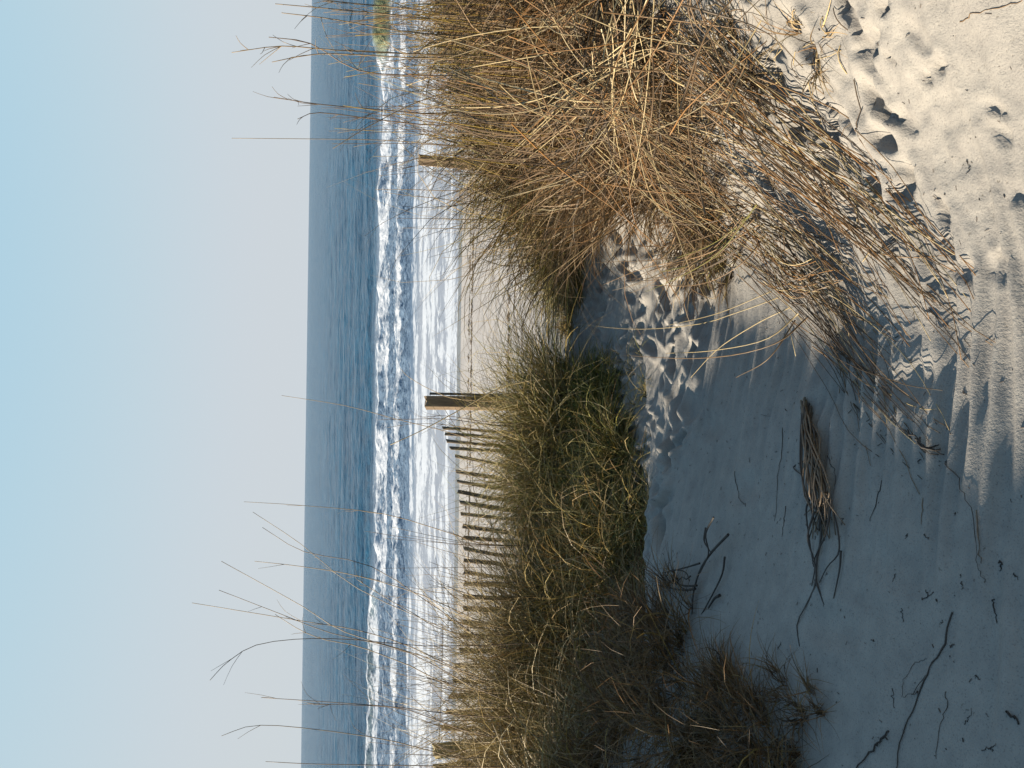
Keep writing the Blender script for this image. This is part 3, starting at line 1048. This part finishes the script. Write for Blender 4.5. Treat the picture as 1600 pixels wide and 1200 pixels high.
def trail(root, path, count, spread, r=0.0022, cols=(BROWN, STRAW, DARK), name='stem', lift=0.03):
    """bundle of single stems along a path of (x, y, height above sand) picked in the photograph"""
    C = np.array(gpts(path))
    for i in range(count):
        a, b = sorted(trng.random(2))
        if b - a < 0.45:
            a, b = max(0, a - 0.3), min(1, b + 0.3)
        Q = spline(C, 40)
        Q = Q[int(a * 39):int(b * 39) + 1]
        n = len(Q)
        f = np.linspace(0, 1, n)[:, None]
        o0 = trng.normal(size=3) * spread
        o1 = trng.normal(size=3) * spread * 1.2
        o0[2], o1[2] = abs(o0[2]) * 0.3, abs(o1[2]) * 0.1
        Q = Q + o0 * (1 - f) + o1 * f + np.array([trng.normal(), trng.normal(), 0.4 * abs(trng.normal())]) * spread * 0.5 * np.sin(math.pi * f)
        g = ground(Q[:, 0], Q[:, 1]) + r * 1.2
        Q[:, 2] = np.maximum(Q[:, 2], g)
        c = cols[int(trng.integers(0, len(cols)))]
        add_stem(root, Q[:: max(1, n // 9)], r * (0.5 + 0.5 * trng.random()), r * 0.4, c, name, 12, 0, trng, 4)


warm = (BROWN, STRAW * 0.65, RUST * 0.7, BROWN * 0.8, STRAW * 0.85, DARK)
trail(R_root, [(1040, 60, .22), (1160, 150, .10), (1270, 235, .045), (1350, 310, .02), (1430, 400, .008), (1500, 480, .0)], 62, 0.065, 0.0027, (BROWN, DARK, STRAW, RUST * .7))
trail(R_root, [(1060, 130, .18), (1180, 230, .08), (1290, 330, .03), (1390, 410, .012), (1480, 500, .0), (1570, 575, .0)], 12, 0.02, 0.0022, (BROWN, DARK, DARK))
trail(R_root, [(930, 130, .35), (1060, 200, .25), (1190, 290, .08), (1290, 380, .025), (1360, 470, .0)], 38, 0.10, 0.0026, warm)
trail(R_root, [(960, 250, .28), (1080, 310, .20), (1190, 380, .08), (1280, 460, .025), (1340, 560, .0)], 44, 0.075, 0.0026, warm)
trail(R_root, [(1190, 400, .10), (1270, 480, .05), (1340, 560, .01), (1400, 630, .0), (1450, 690, .0)], 42, 0.055, 0.0021, (BROWN, DARK, STRAW, DARK))
trail(R_root, [(960, 40, .35), (1000, 120, .34), (1060, 210, .27), (1130, 300, .2)], 45, 0.13, 0.0026, warm)
trail(R_big, [(990, 10, .40), (1010, 60, .42), (1000, 140, .42), (960, 210, .38)], 16, 0.13, 0.0030, (STRAW, PALE, BROWN))
trail(R_big, [(700, 330, .62), (820, 250, .55), (930, 170, .5), (1020, 100, .4)], 30, 0.11, 0.0032, warm)
trail(R_big, [(640, 120, .9), (800, 150, .72), (950, 160, .5), (1080, 180, .25)], 30, 0.12, 0.0032, warm)
trail(R_big, [(820, 60, .7), (900, 150, .55), (1000, 240, .36), (1100, 330, .2)], 28, 0.11, 0.0032, warm)
for i in range(110):                       # loose stems lying every way through the clump
    p = gpts([(820 + 330 * trng.random(), -10 + 320 * trng.random(), 0.12 + 0.5 * trng.random())])[0]
    d = trng.normal(size=3) * np.array([1, 1, 0.55])
    d /= np.linalg.norm(d)
    L = 0.14 + 0.34 * trng.random()
    b = trng.normal(size=3) * 0.12 * L
    q = [p - d * L * 0.5, p + b, p + d * L * 0.5]
    if min(float(ground(k[0], k[1], False)[0]) - k[2] for k in q) > -0.01:
        continue
    add_stem(R_big, q, 0.0015 + 0.0012 * trng.random(), 0.0009, warm[int(trng.integers(0, len(warm)))], 'stem', 8, 0, trng, 4)
# stems arching out over the path, towards the sea
arcs = [[(1260, 495, .06), (1205, 540, .16), (1100, 560, .22), (985, 556, .20)], [(1250, 490, .06), (1190, 530, .15), (1110, 548, .22), (1040, 552, .2)],
        [(1215, 465, .06), (1150, 488, .15), (1080, 508, .2), (980, 514, .2), (900, 506, .16)], [(1205, 455, .06), (1120, 490, .15), (1040, 508, .18)],
        [(1190, 350, .08), (1130, 402, .2), (1060, 430, .26), (970, 437, .26)], [(1185, 360, .08), (1120, 410, .2), (1040, 436, .25), (985, 440, .25)],
        [(1180, 340, .08), (1110, 385, .22), (1030, 405, .28), (930, 410, .3)], [(1180, 335, .08), (1100, 370, .22), (1020, 385, .28), (960, 380, .3)],
        [(1170, 330, .08), (1090, 350, .24), (1020, 345, .3), (965, 330, .35)], [(1230, 480, .05), (1180, 505, .1), (1120, 545, .1), (1080, 590, .08)],
        [(1195, 365, .08), (1150, 415, .18), (1090, 445, .22), (1005, 445, .25)], [(1185, 350, .1), (1100, 398, .24), (1010, 420, .3), (945, 445, .3)],
        [(1240, 500, .05), (1200, 560, .1), (1150, 590, .1)], [(1160, 320, .1), (1100, 330, .25), (1060, 345, .35), (1030, 352, .4)]]
for a in arcs:
    add_stem(R_foot, gpts(a), 0.0028, 0.0012, [BROWN, BROWN * 0.7, STRAW * 0.7, DARK * 1.5][int(trng.integers(0, 4))], 'stem', 14, 0, trng, 4)
trail(R_foot, [(1180, 330, .12), (1110, 392, .22), (1040, 425, .26), (980, 440, .25)], 14, 0.035, 0.0022, (BROWN, OLIVE * 0.8, BROWN * 0.7))
trail(R_foot, [(1290, 430, .05), (1240, 440, .08), (1200, 400, .12), (1170, 340, .12)], 30, 0.04, 0.0022, (BROWN, DARK, STRAW, RUST * .7))

# ------------------------------------------------------------------ things lying on the sand
drng = np.random.default_rng(12)
BLK = np.array([0.030, 0.025, 0.023])
TWG = np.array([0.10, 0.075, 0.055])


def lying(name, label, paths, r, col, cat='twig', group=None, lift=0.0, sides=5, wig=0.002):
    """paths: lists of (x, y) picks in the photograph, laid on the sand as one piece"""
    tb = Tubes()
    first = None
    for j, p in enumerate(paths):
        hs = [q[2] if len(q) > 2 else 0.0 for q in p]
        G = np.array([at_ground(1200 - q[1], q[0], 0.0) for q in p])
        Q = spline(G, max(6, 4 * len(p)))
        H = np.interp(np.linspace(0, 1, len(Q)), np.linspace(0, 1, len(p)), hs)
        Q[:, :2] += drng.normal(size=(len(Q), 2)) * wig
        rr = r[j] if isinstance(r, (list, tuple)) else r
        Q[:, 2] = ground(Q[:, 0], Q[:, 1]) + rr * 0.6 + H + lift
        if first is None:
            first = Q.mean(0)
        rr = rr * 0.56
        tb.add(Q, np.linspace(rr, rr * 0.5, len(Q)) * (1 + 0.15 * drng.normal(size=len(Q))), np.asarray(col) * (0.75 + 0.5 * drng.random()), sides)
    o = link(name, tb.mesh(name, first), M_DEBRIS)
    o.location = first
    tag(o, label, cat, group)
    return o


# uprooted bundle of dead stems in the middle of the shaded sand
bundle_c = at_ground(1200 - 740, 1275, 0)
bund = empty('dead_stem_bundle', bundle_c, 'uprooted bundle of dead grass stems with stringy roots on the shaded sand', 'dead grass')
for i in range(34):
    f = drng.random()
    x0, y0 = 1258 + 8 * drng.normal() * 0.4, 618 + 40 * drng.random()
    pts = [(x0 + 2, y0, .006), (1270 + 7 * drng.normal(), 690 + 10 * drng.normal(), .02 + .02 * drng.random()), (1288 + 11 * drng.normal(), 760 + 12 * drng.normal(), .02 + .02 * drng.random()), (1290 + 15 * drng.normal(), 815 + 30 * drng.normal(), .008)]
    add_stem(bund, gpts(pts), 0.0035, 0.0018, [TWG, BROWN * 0.7, TWG * 1.4, BLK * 1.6][int(drng.integers(0, 4))], 'stem', 10, 0, drng, 4, M_DEBRIS)
for pts in ([(1290, 780, .012), (1292, 830, .01), (1284, 880, .006), (1280, 912, .004), (1262, 945, .003), (1247, 975, .003), (1250, 1010, .002)],
            [(1305, 780, .012), (1312, 820, .02), (1318, 862, .02), (1300, 885, .01), (1284, 910, .004)],
            [(1318, 860, .012), (1316, 890, .008), (1304, 935, .002)], [(1272, 780, .012), (1266, 800, .02), (1272, 850, .012), (1280, 885, .006)],
            [(1280, 905, .005), (1284, 930, .003), (1286, 945, .002)], [(1310, 780, .02), (1300, 830, .03), (1286, 860, .015), (1278, 880, .006)],
            [(1258, 720, .01), (1242, 730, .006), (1258, 742, .01)], [(1285, 800, .02), (1275, 840, .03), (1282, 880, .01), (1275, 915, .004)]):
    add_stem(bund, gpts(pts), 0.0034, 0.0014, BLK * 1.5, 'root', 14, 0, drng, 4, M_DEBRIS)

# dark twisted branch at the foot of the left bank
br_c = at_ground(1200 - 880, 1100, 0)
brn = empty('dead_branch', br_c, 'dark twisted dead branch with looping twigs at the foot of the left bank', 'branch')
for pts, r in (([(1140, 835, .05), (1115, 862, .04), (1095, 890, .03), (1085, 925, .02), (1080, 960, .01)], .0050), ([(1120, 808, .09), (1105, 835, .08), (1108, 865, .05), (1095, 895, .03)], .0036),
               ([(1104, 825, .08), (1098, 845, .07), (1112, 862, .05)], .004), ([(1094, 880, .04), (1065, 888, .05), (1036, 895, .05)], .004),
               ([(1090, 915, .03), (1060, 915, .05), (1042, 905, .07), (1045, 892, .07), (1068, 893, .05), (1078, 908, .04)], .004),
               ([(1088, 920, .03), (1060, 922, .03), (1030, 914, .03)], .005), ([(1135, 870, .03), (1128, 900, .02), (1105, 945, .01), (1098, 960, .0)], .004),
               ([(1125, 930, .02), (1118, 935, .015), (1108, 950, .008)], .006), ([(1078, 900, .03), (1072, 905, .05), (1062, 902, .05), (1056, 912, .04), (1070, 925, .02)], .003)):
    add_stem(brn, gpts(pts), r, r * 0.5, BLK, 'twig', 14, 0, drng, 5, M_DEBRIS)

lying('forked_twig', 'long forked dark stem with a curled side shoot on the shaded sand', [[(1485, 955), (1470, 1010), (1448, 1055), (1425, 1110), (1405, 1165), (1402, 1205)], [(1448, 1055, .004), (1425, 1085, .006), (1412, 1088, .004), (1412, 1062, .002), (1430, 1038), (1445, 1030)]], [.0034, .0014], BLK * 1.3, 'twig')
lying('twig', 'straight dark stem lying above the dead stem bundle', [[(1224, 668), (1222, 700), (1215, 745), (1210, 815)]], .0022, BLK * 1.3)
lying('twig', 'short thick dark stem between the bundle and the ripples', [[(1378, 748), (1372, 775), (1362, 815)]], .0026, BLK)
lying('twig', 'slim dark stem leaning towards the bundle root', [[(1304, 710), (1310, 735), (1312, 760)]], .0020, BLK * 1.2)
lying('twig', 'thin dark stem above the dead branch', [[(1232, 792), (1230, 815), (1227, 838)]], .0022, BLK * 1.2)
lying('twig', 'curved dark stem beside the shallow round hollow', [[(1154, 735), (1154, 760), (1160, 780), (1168, 790)]], .0024, BLK * 1.2)
lying('twig', 'thin bent stem on the sand right of the forked stem', [[(1478, 1080), (1480, 1105), (1470, 1135), (1466, 1185)]], .0017, BLK * 1.3)
lying('twig', 'short straight stem near the end of the curved pair of stems', [[(1550, 935), (1552, 955), (1556, 976)]], .0024, BLK * 1.2)
lying('twig', 'small straight stem left of the forked stem top', [[(1409, 952), (1410, 962), (1409, 972)]], .0016, BLK * 1.2)
lying('broken_twig', 'dark broken twig with frayed tip at the lower left of the sand', [[(1390, 1142), (1375, 1160), (1358, 1176), (1335, 1200)], [(1384, 1150, .004), (1390, 1155, .006)], [(1370, 1165, .004), (1384, 1158, .008)]], [.0045, .002, .002], BLK)
lying('bark_chip', 'stubby black chip of bark at the bottom edge of the sand', [[(1580, 1112), (1590, 1120), (1598, 1130)]], .0048, BLK * .9, 'bark')
lying('bark_chip', 'small dark chip of bark on the sand beside the curved pair of stems', [[(1561, 876), (1561, 890)]], .0034, BLK * .9, 'bark')
lying('curved_twig', 'long curved stem sweeping from the dark knot across shaded ripples', [[(1475, 722, .004), (1500, 750, .006), (1522, 795, .006), (1533, 845, .004), (1538, 885, .002), (1542, 908)]], .0020, BLK * 1.5)
lying('curved_twig', 'short thick brown stem joined to the long curved stem', [[(1533, 795, .002), (1537, 835, .002), (1540, 880, .002)]], .0030, TWG * .8)
lying('dark_root_knot', 'dark knot of roots at the lower end of the trailing stems', [[(1440, 685, .01), (1455, 695, .02), (1472, 705, .01)], [(1445, 690, .02), (1462, 700, .01), (1470, 695, .01)], [(1425, 672, .01), (1450, 690, .02), (1466, 712, .0)], [(1450, 682, .015), (1460, 696, .02), (1474, 712, .004)]], [.007, .006, .004, .005], BLK * .9, 'root')
lying('straw', 'thin brown straw on the smooth lit sand at the right edge', [[(1500, 36), (1530, 22), (1565, 8), (1600, -6)]], .0022, BROWN)
lying('curled_twig', 'tiny curled dark stem on the lit rippled sand', [[(1507, 250), (1512, 256), (1514, 266), (1508, 275)]], .0018, BLK)
lying('twig', 'dark angular stem fragment between forked stem and ripples', [[(1440, 938), (1450, 930), (1458, 924)], [(1450, 930), (1446, 922)]], .0018, BLK)
lying('twig', 'pair of tiny twigs at the end of the small bent stem', [[(1535, 1172), (1550, 1168), (1564, 1162)], [(1552, 1168), (1560, 1170)]], .0018, BLK)
lying('twig', 'thin stem lying just right of the thin bent stem', [[(1511, 1130), (1516, 1120), (1518, 1108)]], .0016, BLK)
lying('twig', 'small brown stem lying below the short thick stem', [[(1446, 780), (1444, 800), (1440, 822)]], .0022, TWG)
lying('twig', 'thin pale stem across the sand beneath the near left tussock', [[(1393, 1075), (1395, 1092), (1397, 1110)]], .0016, BLK)
for i in range(28):                       # bits of dark stem scattered on the shaded sand
    while True:
        x, y = 1130 + 470 * drng.random(), 560 + 640 * drng.random()
        if not (x < 1330 and y > 1020) and not (x < 1160 and y > 790):
            break
    a = 1.4 + 0.7 * drng.normal()
    L = 3 + 8 * drng.random()
    lying('twig_fragment', 'tiny dark fragment of plant stem scattered on the shaded sand', [[(x, y), (x + L * math.cos(a), y + L * math.sin(a))]], .0013 + .0012 * drng.random(), BLK * (0.8 + drng.random()), 'twig', 'tiny stem fragments strewn over the shaded sand', sides=4)

# specks of litter too small to count
tb = Tubes()
for i in range(1700):
    if drng.random() < 0.6:
        x, y = -1.2 + 2.2 * drng.random(), 1.2 + 2.6 * drng.random()
    else:
        x, y = 0.2 + 2.2 * drng.random(), 1.3 + 3.5 * drng.random()
    a = drng.normal() * 1.0
    L = 0.002 + 0.011 * drng.random() ** 2
    Q = np.array([[x, y, 0], [x + L * .5 * math.cos(a), y + L * .5 * math.sin(a), 0], [x + L * math.cos(a), y + L * math.sin(a), 0]])
    Q[:, 2] = ground(Q[:, 0], Q[:, 1]) + 0.001
    tb.add(Q, 0.0006 + 0.0008 * drng.random(), BLK * (0.9 + 2.5 * drng.random()), 3)
tag(link('plant_litter', tb.mesh('plant_litter'), M_DEBRIS), 'specks of dark plant litter strewn over path and bank', 'litter', None, 'stuff')

# straws scattered on the lit bank
tb = Tubes()
for i in range(420):
    x, y = 0.35 + 1.9 * drng.random(), 1.65 + 2.0 * drng.random()
    if x < 0.1 + 0.215 * (y - 1.4) + 0.2:
        continue
    a = 2.6 + 0.8 * drng.normal()
    L = 0.03 + 0.12 * drng.random()
    t = np.linspace(0, 1, 5)
    Q = np.stack([x + L * t * math.cos(a) + 0.02 * t * t * drng.normal(), y + L * t * math.sin(a) + 0.02 * t * t * drng.normal(), 0 * t], 1)
    Q[:, 2] = ground(Q[:, 0], Q[:, 1]) + 0.002 + 0.012 * drng.random() * np.sin(math.pi * t)
    tb.add(Q, 0.0010 + 0.0008 * drng.random(), [BROWN, STRAW, DARK, TWG][int(drng.integers(0, 4))], 3)
tag(link('straw_litter', tb.mesh('straw_litter'), M_DEBRIS), 'short broken straws littering the lit sand bank', 'litter', None, 'stuff')

# wrack left by the tide along the beach
tb = Tubes()
for yt, n in ((13.05, 600), (18.9, 600), (19.6, 250), (8.0, 500)):
    for i in range(n):
        x = -9 + 20 * drng.random()
        y = yt + 0.12 * float(noise(x * 0.35, yt)) + 0.07 * drng.normal() + (0.35 * drng.normal() if yt < 9 else 0)
        a = 0.5 * drng.normal()
        L = 0.05 + 0.12 * drng.random()
        z = float(ground(x, y, False)[0]) + 0.006
        tb.add([[x, y, z], [x + L * .5 * math.cos(a), y + L * .5 * math.sin(a), z + 0.012], [x + L * math.cos(a), y + L * math.sin(a), z]], 0.006 + 0.006 * drng.random(), TWG * (0.6 + drng.random()), 3)
tag(link('tide_wrack', tb.mesh('tide_wrack'), M_DEBRIS), 'thin dark lines of tide wrack along the upper beach', 'seaweed', None, 'stuff')
